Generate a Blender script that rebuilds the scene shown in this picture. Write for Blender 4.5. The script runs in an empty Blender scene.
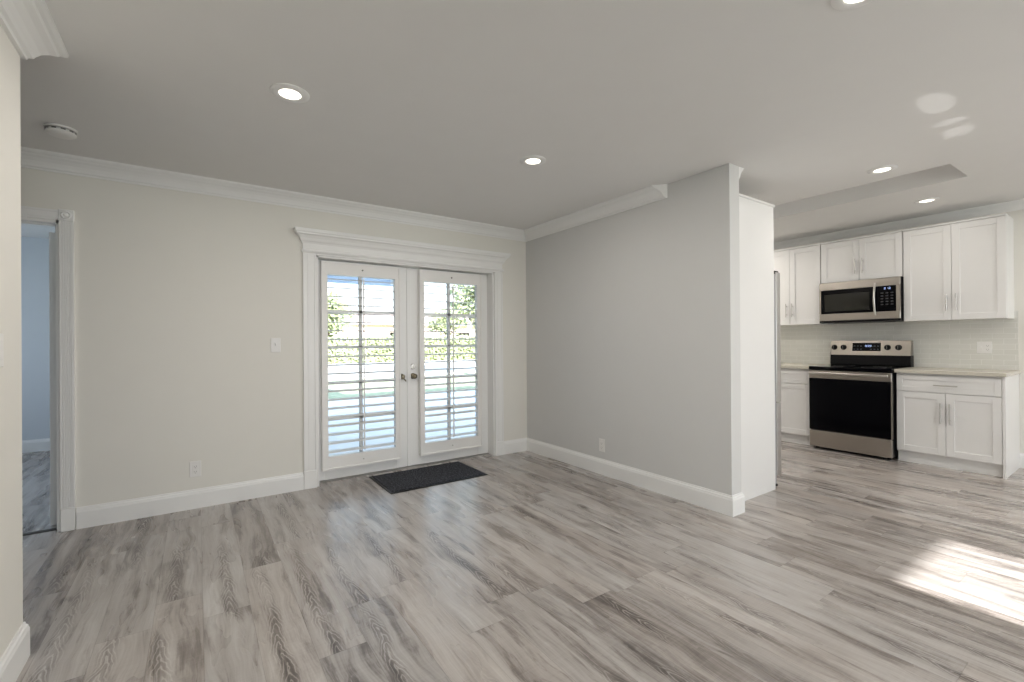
import bpy, bmesh, math, random
from mathutils import Vector, Matrix
random.seed(7)
D = bpy.data
SC = bpy.context.scene
COL = SC.collection
rad = math.radians

# ------------------------------------------------------------------ camera
def setup_camera():
    yaw, pit, rol = .6043, .0019, -.0069
    fw = Vector((math.sin(yaw)*math.cos(pit), math.cos(yaw)*math.cos(pit), math.sin(pit)))
    r = Vector((math.cos(yaw), -math.sin(yaw), 0)); u = r.cross(fw)
    r2 = r*math.cos(rol) + u*math.sin(rol); u2 = -r*math.sin(rol) + u*math.cos(rol)
    cd = D.cameras.new('camera'); cd.sensor_width = 36; cd.lens = 456.36*36/1024
    cd.clip_start = .02; cd.clip_end = 400
    co = D.objects.new('camera', cd); COL.objects.link(co)
    m = Matrix((r2, u2, -fw)).transposed().to_4x4(); m.translation = (-3.0338, -4.109, 1.2113)
    co.matrix_world = m
    SC.camera = co
setup_camera()

# ------------------------------------------------------------------ world, sun, window light, exposure
SC.view_settings.view_transform = 'Standard'
SC.view_settings.look = 'None'
SC.view_settings.gamma = 1
SC.view_settings.use_curve_mapping = False
SC.view_settings.exposure = 0.22
SC.cycles.max_bounces = 10
SC.cycles.diffuse_bounces = 6
SC.cycles.glossy_bounces = 4
SC.cycles.transparent_max_bounces = 12
SC.cycles.sample_clamp_indirect = 6
SC.cycles.caustics_reflective = False
SC.cycles.caustics_refractive = False
SC.cycles.use_denoising = True

W = D.worlds.new('sky'); SC.world = W; W.use_nodes = True
nt = W.node_tree; nt.nodes.clear()
wo = nt.nodes.new('ShaderNodeOutputWorld'); bg = nt.nodes.new('ShaderNodeBackground')
tc = nt.nodes.new('ShaderNodeTexCoord'); sx = nt.nodes.new('ShaderNodeSeparateXYZ')
rp = nt.nodes.new('ShaderNodeValToRGB')
nt.links.new(tc.outputs['Generated'], sx.inputs[0]); nt.links.new(sx.outputs['Z'], rp.inputs[0])
rp.color_ramp.elements[0].position = 0.0; rp.color_ramp.elements[0].color = (1, 1, 1.0, 1)
rp.color_ramp.elements[1].position = .6; rp.color_ramp.elements[1].color = (.50, .72, 1.0, 1)
e = rp.color_ramp.elements.new(.16); e.color = (.80, .94, 1.0, 1)
nt.links.new(rp.outputs[0], bg.inputs[0]); bg.inputs[1].default_value = 2.5
nt.links.new(bg.outputs[0], wo.inputs[0])

def light(kind, name, loc, direction, energy, color=(1, 1, 1), size=None, **kw):
    l = D.lights.new(name, kind); l.energy = energy; l.color = color
    if size and kind == 'AREA':
        l.shape = 'RECTANGLE'; l.size, l.size_y = size
    for k, v in kw.items(): setattr(l, k, v)
    o = D.objects.new(name, l); COL.objects.link(o); o.location = loc
    o.rotation_euler = Vector(direction).to_track_quat('-Z', 'Y').to_euler()
    return o
light('SUN', 'sun', (0, -20, 15), (-.02, 1, -.44), 17, (1, .985, .96), angle=rad(.55))
# daylight of the glazed openings in the front wall, behind the camera
light('AREA', 'front_window_daylight', (-2.0, -7.92, 1.3), (0, 1, 0.0), 36, (.90, .94, 1), (1.8, 1.6))
light('AREA', 'entry_door_daylight', (.365, -7.92, 1.1), (0, 1, 0.0), 8, (.90, .94, 1), (.72, 1.85))
light('AREA', 'kitchen_window_daylight', (2.15, -7.92, 1.5), (0, 1, -.25), 34, (.90, .94, 1), (1.4, 1.1))
light('AREA', 'bedroom_window_daylight', (-5.95, 1.7, 1.4), (1, 0, 0), 17, (.72, .84, 1), (1.2, 1.2))

# added spots inside the front door, standing in for sun reflected from outside (the three soft patches on the ceiling)
for cx_, w_, e_ in ((.145, .36, 1.0), (.497, .11, 1.0), (.715, .21, 1.0)):
    l_ = light('SPOT', 'reflected_sunlight', (cx_, -7.85, .50), (0, 4.44, 1.94), 330*e_, (1, .98, .95), spot_size=2*math.atan(w_/2/4.85), spot_blend=.35, shadow_soft_size=.006)
    l_.scale = (1, min(1, .062/w_), 1)

# ------------------------------------------------------------------ geometry helpers
X0, Y0 = -6.0, -8.0
K = 3.3043
YL = -2.373          # free end of the centre wall
TW = .123            # its thickness
WX, WY = -3.592, -1.578   # left wall face and its free end

def zc(x):
    return 2.437 if x <= 0 else 2.437 + .0185*x

class MB:
    def __init__(s): s.bm = bmesh.new()
    def box(s, a, b, bev=0, seg=1):
        x0, x1 = sorted((a[0], b[0])); y0, y1 = sorted((a[1], b[1])); z0, z1 = sorted((a[2], b[2]))
        v = [s.bm.verts.new(p) for p in ((x0,y0,z0),(x1,y0,z0),(x1,y1,z0),(x0,y1,z0),(x0,y0,z1),(x1,y0,z1),(x1,y1,z1),(x0,y1,z1))]
        f = [s.bm.faces.new([v[i] for i in q]) for q in ((3,2,1,0),(4,5,6,7),(0,1,5,4),(1,2,6,5),(2,3,7,6),(3,0,4,7))]
        if bev:
            es = list({e for g in f for e in g.edges})
            bmesh.ops.bevel(s.bm, geom=es, offset=bev, segments=seg, profile=.5, affect='EDGES')
        return s
    def tube(s, pts, r, n=10, cap=True):
        rs = r if isinstance(r, (list, tuple)) else [r]*len(pts)
        P = [Vector(p) for p in pts]; rings = []
        for i, p in enumerate(P):
            t = (P[min(i+1, len(P)-1)] - P[max(i-1, 0)]).normalized()
            a = t.orthogonal().normalized() if i == 0 else (pa - t*pa.dot(t)).normalized()
            pa = a; b = t.cross(a)
            rings.append([s.bm.verts.new(p + (a*math.cos(q)+b*math.sin(q))*rs[i]) for q in [2*math.pi*k/n for k in range(n)]])
        for A, B in zip(rings, rings[1:]):
            for k in range(n): s.bm.faces.new((A[k], A[(k+1) % n], B[(k+1) % n], B[k]))
        if cap:
            s.bm.faces.new(rings[0][::-1]); s.bm.faces.new(rings[-1])
        return s
    def lathe(s, prof, loc, axis='Z', n=32):
        """prof: list of (radius, height) along axis from loc"""
        ax = {'Z': Vector((0,0,1)), '-Z': Vector((0,0,-1)), '-X': Vector((-1,0,0)), '-Y': Vector((0,-1,0)), 'X': Vector((1,0,0)), 'Y': Vector((0,1,0))}[axis]
        a = ax.orthogonal().normalized(); b = ax.cross(a); L = Vector(loc); rings = []
        for r, h in prof:
            if r < 1e-6: rings.append([s.bm.verts.new(L + ax*h)])
            else: rings.append([s.bm.verts.new(L + ax*h + (a*math.cos(q)+b*math.sin(q))*r) for q in [2*math.pi*k/n for k in range(n)]])
        for A, B in zip(rings, rings[1:]):
            for k in range(n):
                k2 = (k+1) % n
                if len(A) == 1 and len(B) == 1: continue
                if len(A) == 1: s.bm.faces.new((A[0], B[k2], B[k]))
                elif len(B) == 1: s.bm.faces.new((A[k], A[k2], B[0]))
                else: s.bm.faces.new((A[k], A[k2], B[k2], B[k]))
        return s
    def sweep(s, path, prof, zf=None, endskew=0):
        """profile (out, z) carried along an xy path; out = right-hand side; corners mitred"""
        P = [Vector(p) for p in path]; rings = []
        for i, p in enumerate(P):
            d0 = (P[i]-P[i-1]).normalized() if i else None
            d1 = (P[i+1]-P[i]).normalized() if i < len(P)-1 else None
            n0 = Vector((d0.y, -d0.x)) if d0 else None; n1 = Vector((d1.y, -d1.x)) if d1 else None
            m = n1 if n0 is None else n0 if n1 is None else (n0+n1)/(1+n0.dot(n1))
            ring = []
            for o, z in prof:
                q = p + m*o
                if endskew and i == len(P)-1: q -= d0*o*endskew
                ring.append(s.bm.verts.new((q.x, q.y, z + (zf(q.x) if zf else 0))))
            rings.append(ring)
        n = len(prof)
        for A, B in zip(rings, rings[1:]):
            for k in range(n): s.bm.faces.new((A[k], A[(k+1) % n], B[(k+1) % n], B[k]))
        s.bm.faces.new(rings[0][::-1]); s.bm.faces.new(rings[-1])
        return s
    def prism(s, pts, d):
        """polygon (3-d points) extruded by vector d"""
        d = Vector(d); A = [s.bm.verts.new(p) for p in pts]; B = [s.bm.verts.new(Vector(p)+d) for p in pts]
        s.bm.faces.new(A[::-1]); s.bm.faces.new(B)
        for k in range(len(A)): s.bm.faces.new((A[k], A[(k+1) % len(A)], B[(k+1) % len(A)], B[k]))
        return s
    def build(s, name, mat, parent=None, smooth=False, label=None):
        bmesh.ops.recalc_face_normals(s.bm, faces=s.bm.faces)
        if parent is not None:
            off = world_loc(parent)
            bmesh.ops.translate(s.bm, verts=s.bm.verts, vec=-off)
        me = D.meshes.new(name); s.bm.to_mesh(me); s.bm.free()
        for m in (mat if isinstance(mat, (list, tuple)) else [mat]): me.materials.append(m)
        if smooth:
            for p in me.polygons: p.use_smooth = True
            try: me.set_sharp_from_angle(angle=rad(40))
            except Exception: pass
        o = D.objects.new(name, me); COL.objects.link(o)
        if parent is not None: o.parent = parent
        if label: o['label'] = label
        return o

def world_loc(o):
    v = Vector((0, 0, 0))
    while o is not None: v += Vector(o.location); o = o.parent
    return v

def thing(name, label, cat, loc, group=None, kind=None):
    o = D.objects.new(name, None); COL.objects.link(o); o.location = loc
    o.empty_display_size = .1
    o['label'] = label
    if cat: o['category'] = cat
    if group: o['group'] = group
    if kind: o['kind'] = kind
    return o
def tag(o, label, cat=None, group=None, kind=None):
    o['label'] = label
    if cat: o['category'] = cat
    if group: o['group'] = group
    if kind: o['kind'] = kind
    return o
def struct(o, label):
    o['kind'] = 'structure'; o['label'] = label; o['category'] = o.name.split('.')[0].split('_')[0]; return o

# ------------------------------------------------------------------ materials
def newmat(name):
    m = D.materials.new(name); m.use_nodes = True
    return m, m.node_tree, m.node_tree.nodes['Principled BSDF']
def paint(name, col, rough=.5, bump=.0, spec=.5, metal=0, var=.006, scale=6, bscale=220, coat=0):
    m, t, p = newmat(name)
    g = t.nodes.new('ShaderNodeNewGeometry')
    n = t.nodes.new('ShaderNodeTexNoise'); n.inputs['Scale'].default_value = scale; n.inputs['Detail'].default_value = 3
    t.links.new(g.outputs['Position'], n.inputs['Vector'])
    r = t.nodes.new('ShaderNodeValToRGB')
    r.color_ramp.elements[0].position = .3; r.color_ramp.elements[1].position = .7
    r.color_ramp.elements[0].color = (*[c*(1-var) for c in col], 1); r.color_ramp.elements[1].color = (*[min(1, c*(1+var)) for c in col], 1)
    t.links.new(n.outputs['Fac'], r.inputs[0]); t.links.new(r.outputs[0], p.inputs['Base Color'])
    p.inputs['Roughness'].default_value = rough; p.inputs['Metallic'].default_value = metal
    p.inputs['Specular IOR Level'].default_value = spec; p.inputs['Coat Weight'].default_value = coat
    if bump:
        n2 = t.nodes.new('ShaderNodeTexNoise'); n2.inputs['Scale'].default_value = bscale
        t.links.new(g.outputs['Position'], n2.inputs['Vector'])
        b = t.nodes.new('ShaderNodeBump'); b.inputs['Strength'].default_value = bump; b.inputs['Distance'].default_value = .002
        t.links.new(n2.outputs['Fac'], b.inputs['Height']); t.links.new(b.outputs[0], p.inputs['Normal'])
    return m
def brushed(name, col, rough=.3, axis=1):
    m, t, p = newmat(name)
    g = t.nodes.new('ShaderNodeNewGeometry'); mp = t.nodes.new('ShaderNodeMapping')
    s = [400, 400, 400]; s[axis] = 4; mp.inputs['Scale'].default_value = s
    n = t.nodes.new('ShaderNodeTexNoise'); n.inputs['Scale'].default_value = 1
    t.links.new(g.outputs['Position'], mp.inputs[0]); t.links.new(mp.outputs[0], n.inputs['Vector'])
    mr = t.nodes.new('ShaderNodeMapRange'); mr.inputs['To Min'].default_value = rough*.8; mr.inputs['To Max'].default_value = rough*1.3
    t.links.new(n.outputs['Fac'], mr.inputs[0]); t.links.new(mr.outputs[0], p.inputs['Roughness'])
    p.inputs['Base Color'].default_value = (*col, 1); p.inputs['Metallic'].default_value = 1
    return m
def emit(name, col, strength):
    m, t, p = newmat(name)
    p.inputs['Base Color'].default_value = (*col, 1)
    p.inputs['Emission Color'].default_value = (*col, 1); p.inputs['Emission Strength'].default_value = strength
    return m
def glassmat(name, tint=(1, 1, 1), refl=.06):
    m = D.materials.new(name); m.use_nodes = True; t = m.node_tree; t.nodes.clear()
    o = t.nodes.new('ShaderNodeOutputMaterial'); mx = t.nodes.new('ShaderNodeMixShader')
    a = t.nodes.new('ShaderNodeBsdfTransparent'); b = t.nodes.new('ShaderNodeBsdfGlossy')
    a.inputs[0].default_value = (*tint, 1); b.inputs['Roughness'].default_value = .02
    fr = t.nodes.new('ShaderNodeFresnel'); fr.inputs[0].default_value = 1.35
    t.links.new(fr.outputs[0], mx.inputs[0]); t.links.new(a.outputs[0], mx.inputs[1]); t.links.new(b.outputs[0], mx.inputs[2])
    t.links.new(mx.outputs[0], o.inputs[0]); return m

M = dict(
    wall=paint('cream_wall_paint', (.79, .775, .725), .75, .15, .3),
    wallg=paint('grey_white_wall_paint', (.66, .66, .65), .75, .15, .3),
    ceil=paint('ceiling_paint', (.80, .795, .785), .85, .2, .2),
    trim=paint('white_trim_paint', (.85, .85, .84), .38),
    cab=paint('white_cabinet_lacquer', (.79, .785, .775), .35),
    shut=paint('white_shutter_paint', (.85, .84, .82), .4),
    steel=brushed('brushed_steel', (.43, .395, .355), .3, 1),
    steelv=brushed('brushed_steel_side', (.55, .54, .53), .35, 2),
    nickel=brushed('satin_nickel', (.55, .53, .50), .3, 2),
    brass=paint('aged_brass', (.17, .145, .10), .3, metal=1),
    black=paint('black_enamel', (.006, .006, .007), .35, spec=.2),
    blackglass=paint('black_glass', (.002, .002, .003), .10, var=0, spec=.10),
    window_glass=paint('microwave_window', (.016, .016, .012), .12, var=0, spec=.3),
    plastic=paint('white_plastic', (.82, .81, .79), .35),
    grey=paint('slot_grey', (.16, .15, .14), .5),
    counter=paint('beige_quartz', (.58, .55, .475), .25, var=.07, scale=90),
    lens=emit('lamp_lens', (1, .93, .80), 3.2),
    disp=emit('display_digits', (.55, .7, 1), 1.0),
    glass=glassmat('window_glass_pane'),
    concrete=paint('patio_concrete', (.80, .79, .79), .8, .3, var=.06, scale=3, bscale=40),
    drive=paint('pale_pavement', (.85, .82, .78), .9, .3, var=.05, scale=2, bscale=30),
    lawn=paint('lawn_grass', (.36, .38, .24), .9, .6, var=.35, scale=9, bscale=60),
    stucco=paint('pink_stucco', (.78, .62, .54), .9, .3),
    rooftile=paint('roof_tile', (.55, .42, .36), .8, .3),
    soffit=paint('porch_soffit_paint', (.62, .70, .82), .7),
    bark=paint('tree_bark', (.20, .15, .11), .9, .5),
    leaf=paint('leaf_green', (.32, .36, .19), .6, var=.4, scale=3),
    leaf2=paint('hedge_leaf', (.33, .36, .22), .6, var=.5, scale=5),
    dark=paint('threshold_bronze', (.05, .045, .04), .5),
    red=paint('painted_block_white', (.8, .8, .8), .6),
)

# node helpers for the floor
def mathn(t, op, a, b=None, c=None):
    n = t.nodes.new('ShaderNodeMath'); n.operation = op
    for i, v in enumerate((a, b, c)):
        if v is None: continue
        if isinstance(v, (int, float)): n.inputs[i].default_value = v
        else: t.links.new(v, n.inputs[i])
    return n.outputs[0]
def comb(t, x, y, z):
    n = t.nodes.new('ShaderNodeCombineXYZ')
    for i, v in enumerate((x, y, z)):
        if isinstance(v, (int, float)): n.inputs[i].default_value = v
        else: t.links.new(v, n.inputs[i])
    return n.outputs[0]
def noise(t, vec, scale, detail=2, rough=.5, dist=0):
    n = t.nodes.new('ShaderNodeTexNoise'); t.links.new(vec, n.inputs['Vector'])
    n.inputs['Scale'].default_value = scale; n.inputs['Detail'].default_value = detail
    n.inputs['Roughness'].default_value = rough; n.inputs['Distortion'].default_value = dist
    return n.outputs['Fac']
def ramp(t, fac, stops):
    r = t.nodes.new('ShaderNodeValToRGB'); t.links.new(fac, r.inputs[0])
    while len(r.color_ramp.elements) > 1: r.color_ramp.elements.remove(r.color_ramp.elements[-1])
    for i, (p, c) in enumerate(stops):
        e = r.color_ramp.elements[0] if i == 0 else r.color_ramp.elements.new(p)
        e.position = p; e.color = (c, c, c, 1) if isinstance(c, (int, float)) else (*c, 1)
    return r.outputs[0]
def mixc(t, mode, fac, a, b):
    n = t.nodes.new('ShaderNodeMix'); n.data_type = 'RGBA'; n.blend_type = mode
    for i, v in ((0, fac), (6, a), (7, b)):
        if isinstance(v, (int, float)): n.inputs[i].default_value = v
        elif isinstance(v, tuple): n.inputs[i].default_value = (*v, 1)
        else: t.links.new(v, n.inputs[i])
    return n.outputs[2]

def floor_material():
    m, t, p = newmat('grey_oak_vinyl_planks')
    g = t.nodes.new('ShaderNodeNewGeometry'); s = t.nodes.new('ShaderNodeSeparateXYZ'); t.links.new(g.outputs['Position'], s.inputs[0])
    x, y = s.outputs['X'], s.outputs['Y']
    PW, PL = .181, 1.22
    cx = mathn(t, 'DIVIDE', mathn(t, 'ADD', x, 20.03), PW)
    ci = mathn(t, 'FLOOR', cx); cu = mathn(t, 'SUBTRACT', mathn(t, 'FRACT', cx), .5)
    wn = t.nodes.new('ShaderNodeTexWhiteNoise'); wn.noise_dimensions = '1D'; t.links.new(ci, wn.inputs['W'])
    ry = mathn(t, 'ADD', mathn(t, 'DIVIDE', mathn(t, 'ADD', y, 20), PL), mathn(t, 'MULTIPLY', wn.outputs['Value'], 7.3))
    ri = mathn(t, 'FLOOR', ry); rv = mathn(t, 'FRACT', ry)
    w2 = t.nodes.new('ShaderNodeTexWhiteNoise'); w2.noise_dimensions = '2D'; t.links.new(comb(t, ci, ri, 0), w2.inputs['Vector'])
    sc2 = t.nodes.new('ShaderNodeSeparateColor'); t.links.new(w2.outputs['Color'], sc2.inputs[0])
    r1, r2, r3 = sc2.outputs[0], sc2.outputs[1], sc2.outputs[2]
    off = mathn(t, 'MULTIPLY', r1, 37.0); off2 = mathn(t, 'MULTIPLY', r2, 53.0)
    # warped coordinates inside the plank
    wv = comb(t, mathn(t, 'MULTIPLY', x, 3.0), mathn(t, 'MULTIPLY', y, 1.4), off)
    warp = mathn(t, 'MULTIPLY', mathn(t, 'SUBTRACT', noise(t, wv, 1.6, 2), .5), .09)
    xw = mathn(t, 'ADD', x, warp)
    # fine straight grain
    fine = noise(t, comb(t, mathn(t, 'MULTIPLY', xw, 150), mathn(t, 'MULTIPLY', y, 5), off), 1, 3, .6)
    med = noise(t, comb(t, mathn(t, 'MULTIPLY', xw, 26), mathn(t, 'MULTIPLY', y, 1.5), off2), 1, 3, .55)
    blot = noise(t, comb(t, mathn(t, 'MULTIPLY', xw, 9), mathn(t, 'MULTIPLY', y, 1.5), off), 1, 2, .5)
    # cathedral arches: parabolic rings along the plank
    cc = mathn(t, 'ADD', cu, mathn(t, 'MULTIPLY', mathn(t, 'SUBTRACT', r3, .5), .5))
    ccw = mathn(t, 'ADD', cc, mathn(t, 'MULTIPLY', mathn(t, 'SUBTRACT', noise(t, comb(t, 0, y, off), 3.4, 2), .5), .5))
    par = mathn(t, 'MULTIPLY', mathn(t, 'POWER', mathn(t, 'ABSOLUTE', ccw), 1.25), 16)
    jit = mathn(t, 'MULTIPLY', noise(t, comb(t, mathn(t, 'MULTIPLY', x, 14), mathn(t, 'MULTIPLY', y, 8), off), 1.4, 4, .5), 2.4)
    ph = mathn(t, 'ADD', mathn(t, 'ADD', par, mathn(t, 'MULTIPLY', y, 11)), jit)
    ring = mathn(t, 'ADD', mathn(t, 'MULTIPLY', mathn(t, 'SINE', mathn(t, 'MULTIPLY', ph, 7.5)), .5), .5)
    heart = ramp(t, mathn(t, 'ABSOLUTE', ccw), [(0, 1), (.09, .9), (.22, 0)])
    band = ramp(t, noise(t, comb(t, mathn(t, 'MULTIPLY', xw, 4), mathn(t, 'MULTIPLY', y, 1.5), mathn(t, 'ADD', off2, 9)), 1, 1), [(.46, 0), (.58, 1)])
    cmask = mathn(t, 'MULTIPLY', heart, band)
    # dark weathered streaks with ragged outlines, and knots
    stn = noise(t, comb(t, mathn(t, 'MULTIPLY', xw, 13), mathn(t, 'MULTIPLY', y, 1.9), mathn(t, 'ADD', off, 4)), 1, 5, .68)
    streak = ramp(t, stn, [(.52, 0), (.60, .7), (.70, 1)])
    vr = t.nodes.new('ShaderNodeTexVoronoi'); vr.inputs['Scale'].default_value = 1
    t.links.new(comb(t, mathn(t, 'MULTIPLY', xw, 5), mathn(t, 'MULTIPLY', y, 2.6), 0), vr.inputs['Vector'])
    knot = ramp(t, vr.outputs['Distance'], [(0, 1), (.05, .75), (.12, .2), (.22, 0)])
    knot = mathn(t, 'MULTIPLY', knot, ramp(t, noise(t, comb(t, mathn(t, 'MULTIPLY', x, 30), mathn(t, 'MULTIPLY', y, 14), 3), 1, 3, .7), [(.38, 0), (.55, 1)]))
    saw = noise(t, comb(t, mathn(t, 'MULTIPLY', x, 9), mathn(t, 'MULTIPLY', y, 120), off), 1, 2, .5)
    # tone
    tone = mathn(t, 'ADD', mathn(t, 'MULTIPLY', r1, .13), mathn(t, 'MULTIPLY', med, .52))
    tone = mathn(t, 'ADD', tone, mathn(t, 'MULTIPLY', blot, .38))
    tone = mathn(t, 'ADD', tone, mathn(t, 'MULTIPLY', fine, .34))
    tone = mathn(t, 'ADD', tone, mathn(t, 'MULTIPLY', mathn(t, 'SUBTRACT', saw, .5), .09))
    tone = mathn(t, 'SUBTRACT', tone, mathn(t, 'MULTIPLY', streak, .19))
    tone = mathn(t, 'SUBTRACT', tone, mathn(t, 'MULTIPLY', cmask, .20))
    tone = mathn(t, 'ADD', tone, mathn(t, 'MULTIPLY', mathn(t, 'MULTIPLY', cmask, mathn(t, 'POWER', ring, 5)), .30))
    tone = mathn(t, 'SUBTRACT', tone, mathn(t, 'MULTIPLY', knot, .24))
    c = ramp(t, tone, [(.32, (.095, .083, .077)), (.50, (.22, .196, .182)), (.66, (.385, .358, .34)), (.90, (.54, .525, .51))])
    hue = mixc(t, 'MIX', mathn(t, 'MULTIPLY', r2, .45), c, mixc(t, 'MULTIPLY', 1.0, c, (1.08, .99, .92)))
    # seams
    ex = mathn(t, 'SUBTRACT', .5, mathn(t, 'ABSOLUTE', cu)); ey = mathn(t, 'SUBTRACT', .5, mathn(t, 'ABSOLUTE', mathn(t, 'SUBTRACT', rv, .5)))
    seam = mathn(t, 'MAXIMUM', mathn(t, 'LESS_THAN', ex, .007), mathn(t, 'LESS_THAN', ey, .0012))
    fin = mixc(t, 'MULTIPLY', mathn(t, 'MULTIPLY', seam, .45), hue, (.45, .42, .40))
    t.links.new(fin, p.inputs['Base Color'])
    rg = t.nodes.new('ShaderNodeMapRange'); t.links.new(blot, rg.inputs[0]); rg.inputs['To Min'].default_value = .22; rg.inputs['To Max'].default_value = .34
    t.links.new(rg.outputs[0], p.inputs['Roughness'])
    p.inputs['Specular IOR Level'].default_value = .75
    return m
M['floor'] = floor_material()

def tile_material():
    m, t, p = newmat('cream_subway_tile')
    g = t.nodes.new('ShaderNodeNewGeometry'); s = t.nodes.new('ShaderNodeSeparateXYZ'); t.links.new(g.outputs['Position'], s.inputs[0])
    b = t.nodes.new('ShaderNodeTexBrick'); t.links.new(comb(t, s.outputs['Y'], mathn(t, 'ADD', s.outputs['Z'], .01), 0), b.inputs['Vector'])
    b.inputs['Scale'].default_value = 1; b.inputs['Brick Width'].default_value = .152; b.inputs['Row Height'].default_value = .0508
    b.inputs['Mortar Size'].default_value = .0016; b.inputs['Mortar Smooth'].default_value = .3
    b.inputs['Color1'].default_value = (.70, .70, .655, 1); b.inputs['Color2'].default_value = (.73, .725, .685, 1); b.inputs['Mortar'].default_value = (.82, .82, .79, 1)
    t.links.new(b.outputs['Color'], p.inputs['Base Color']); p.inputs['Roughness'].default_value = .18
    bp = t.nodes.new('ShaderNodeBump'); bp.inputs['Strength'].default_value = .5; bp.inputs['Distance'].default_value = .002; bp.invert = True
    t.links.new(b.outputs['Fac'], bp.inputs['Height']); t.links.new(bp.outputs[0], p.inputs['Normal'])
    return m
M['tile'] = tile_material()

def mat_material():
    m, t, p = newmat('charcoal_mat_pile')
    g = t.nodes.new('ShaderNodeNewGeometry')
    n = noise(t, g.outputs['Position'], 75, 3, .7)
    t.links.new(ramp(t, n, [(.40, (.018, .019, .024)), (.52, (.045, .048, .058)), (.66, (.17, .175, .19))]), p.inputs['Base Color'])
    p.inputs['Roughness'].default_value = .95; p.inputs['Specular IOR Level'].default_value = .1
    b = t.nodes.new('ShaderNodeBump'); b.inputs['Strength'].default_value = .8; b.inputs['Distance'].default_value = .004
    t.links.new(n, b.inputs['Height']); t.links.new(b.outputs[0], p.inputs['Normal'])
    return m
M['mat'] = mat_material()

# ------------------------------------------------------------------ room shell
YB = 3.25            # far wall of the room behind the left doorway
WT = .14
struct(MB().box((X0-.15, Y0-.15, -.15), (K+.15, .14, 0)).box((X0-.15, .14, -.15), (-2.6, YB+.15, 0)).build('floor', M['floor']),
       'grey-brown wood plank floor running through all rooms')

TX0, TX1, TY0, TY1 = 1.405, 1.90, -3.21, -1.55      # ceiling recess over the kitchen
def ceiling():
    m = MB()
    xs = [X0-.15, -2.6, 0, TX0, TX1, K+.15]; ys = [Y0-.15, TY0, TY1, WT, YB+.15]
    for i in range(5):
        for j in range(4):
            if j == 3 and i > 0: continue
            a, b, c, d = xs[i], xs[i+1], ys[j], ys[j+1]
            hole = (i == 3 and j == 1)
            z0, z1 = (zc(a)+.24, zc(b)+.24) if hole else (zc(a), zc(b))
            m.prism([(a, c, z0), (b, c, z1), (b, c, 3.0), (a, c, 3.0)], (0, d-c, 0))
    return m.build('ceiling', M['ceil'])
struct(ceiling(), 'smooth off-white ceiling with a long rectangular recess over the kitchen')

def wall_boxes(name, boxes, label, mat=None):
    m = MB()
    for a, b in boxes: m.box(a, b)
    return struct(m.build(name, mat or M['wall']), label)
TOP = 2.52
DX0, DX1, DZ = -4.55, -3.765, 2.02          # left doorway
FX0, FX1, FZ = -2.20, -.428, 1.955          # french door opening
wall_boxes('wall_back', [((X0, 0, 0), (DX0, WT, TOP)), ((DX0, 0, DZ), (DX1, WT, TOP)), ((DX1, 0, 0), (FX0, WT, TOP)),
                         ((FX0, 0, FZ), (FX1, WT, TOP)), ((FX1, 0, 0), (K+.15, WT, TOP))], 'cream back wall with the french doors and the left doorway')
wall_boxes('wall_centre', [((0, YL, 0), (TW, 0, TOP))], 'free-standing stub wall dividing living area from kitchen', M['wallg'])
wall_boxes('wall_left', [((WX-.12, Y0, 0), (WX, WY, TOP))], 'cream wall at the left edge of the photo')
wall_boxes('wall_right', [((K, Y0, 0), (K+.15, 0, TOP))], 'kitchen wall behind range and cabinets')
wall_boxes('wall_hall', [((X0, Y0, 0), (X0+.15, 0, TOP)), ((X0+.15, -2.9, 0), (WX-.12, -2.78, TOP))], 'walls of the small hall left of the living area')
EX0, EX1 = -.14, .84
LW0, LW1, KW0, KW1 = -2.9, -1.1, 1.45, 2.85
FY = Y0-.15
wall_boxes('wall_front', [((X0, FY, 0), (LW0, Y0, TOP)), ((LW0, FY, 0), (LW1, Y0, .5)), ((LW0, FY, 2.1), (LW1, Y0, TOP)), ((LW1, FY, 0), (EX0, Y0, TOP)),
                          ((EX0, FY, 2.16), (EX1, Y0, TOP)), ((EX1, FY, 0), (KW0, Y0, TOP)), ((KW0, FY, 0), (KW1, Y0, .95)), ((KW0, FY, 2.05), (KW1, Y0, TOP)),
                          ((KW1, FY, 0), (K+.15, Y0, TOP))], 'front wall behind the camera')
blue = paint('pale_blue_grey_wall_paint', (.62, .66, .70), .7)  # blue-grey cast of the cold daylight is put into this wall colour
wall_boxes('wall_bedroom', [((X0, YB, 0), (-2.6, YB+.15, TOP)), ((-2.75, WT, 0), (-2.6, YB, TOP)),
                            ((X0-.15, WT, 0), (X0, 1.0, TOP)), ((X0-.15, 2.4, 0), (X0, YB+.15, TOP)), ((X0-.15, 1.0, 0), (X0, 2.4, .7)), ((X0-.15, 1.0, 2.1), (X0, 2.4, TOP))],
           'walls of the room seen through the left doorway, cool daylight tint in the colour', blue)

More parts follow.
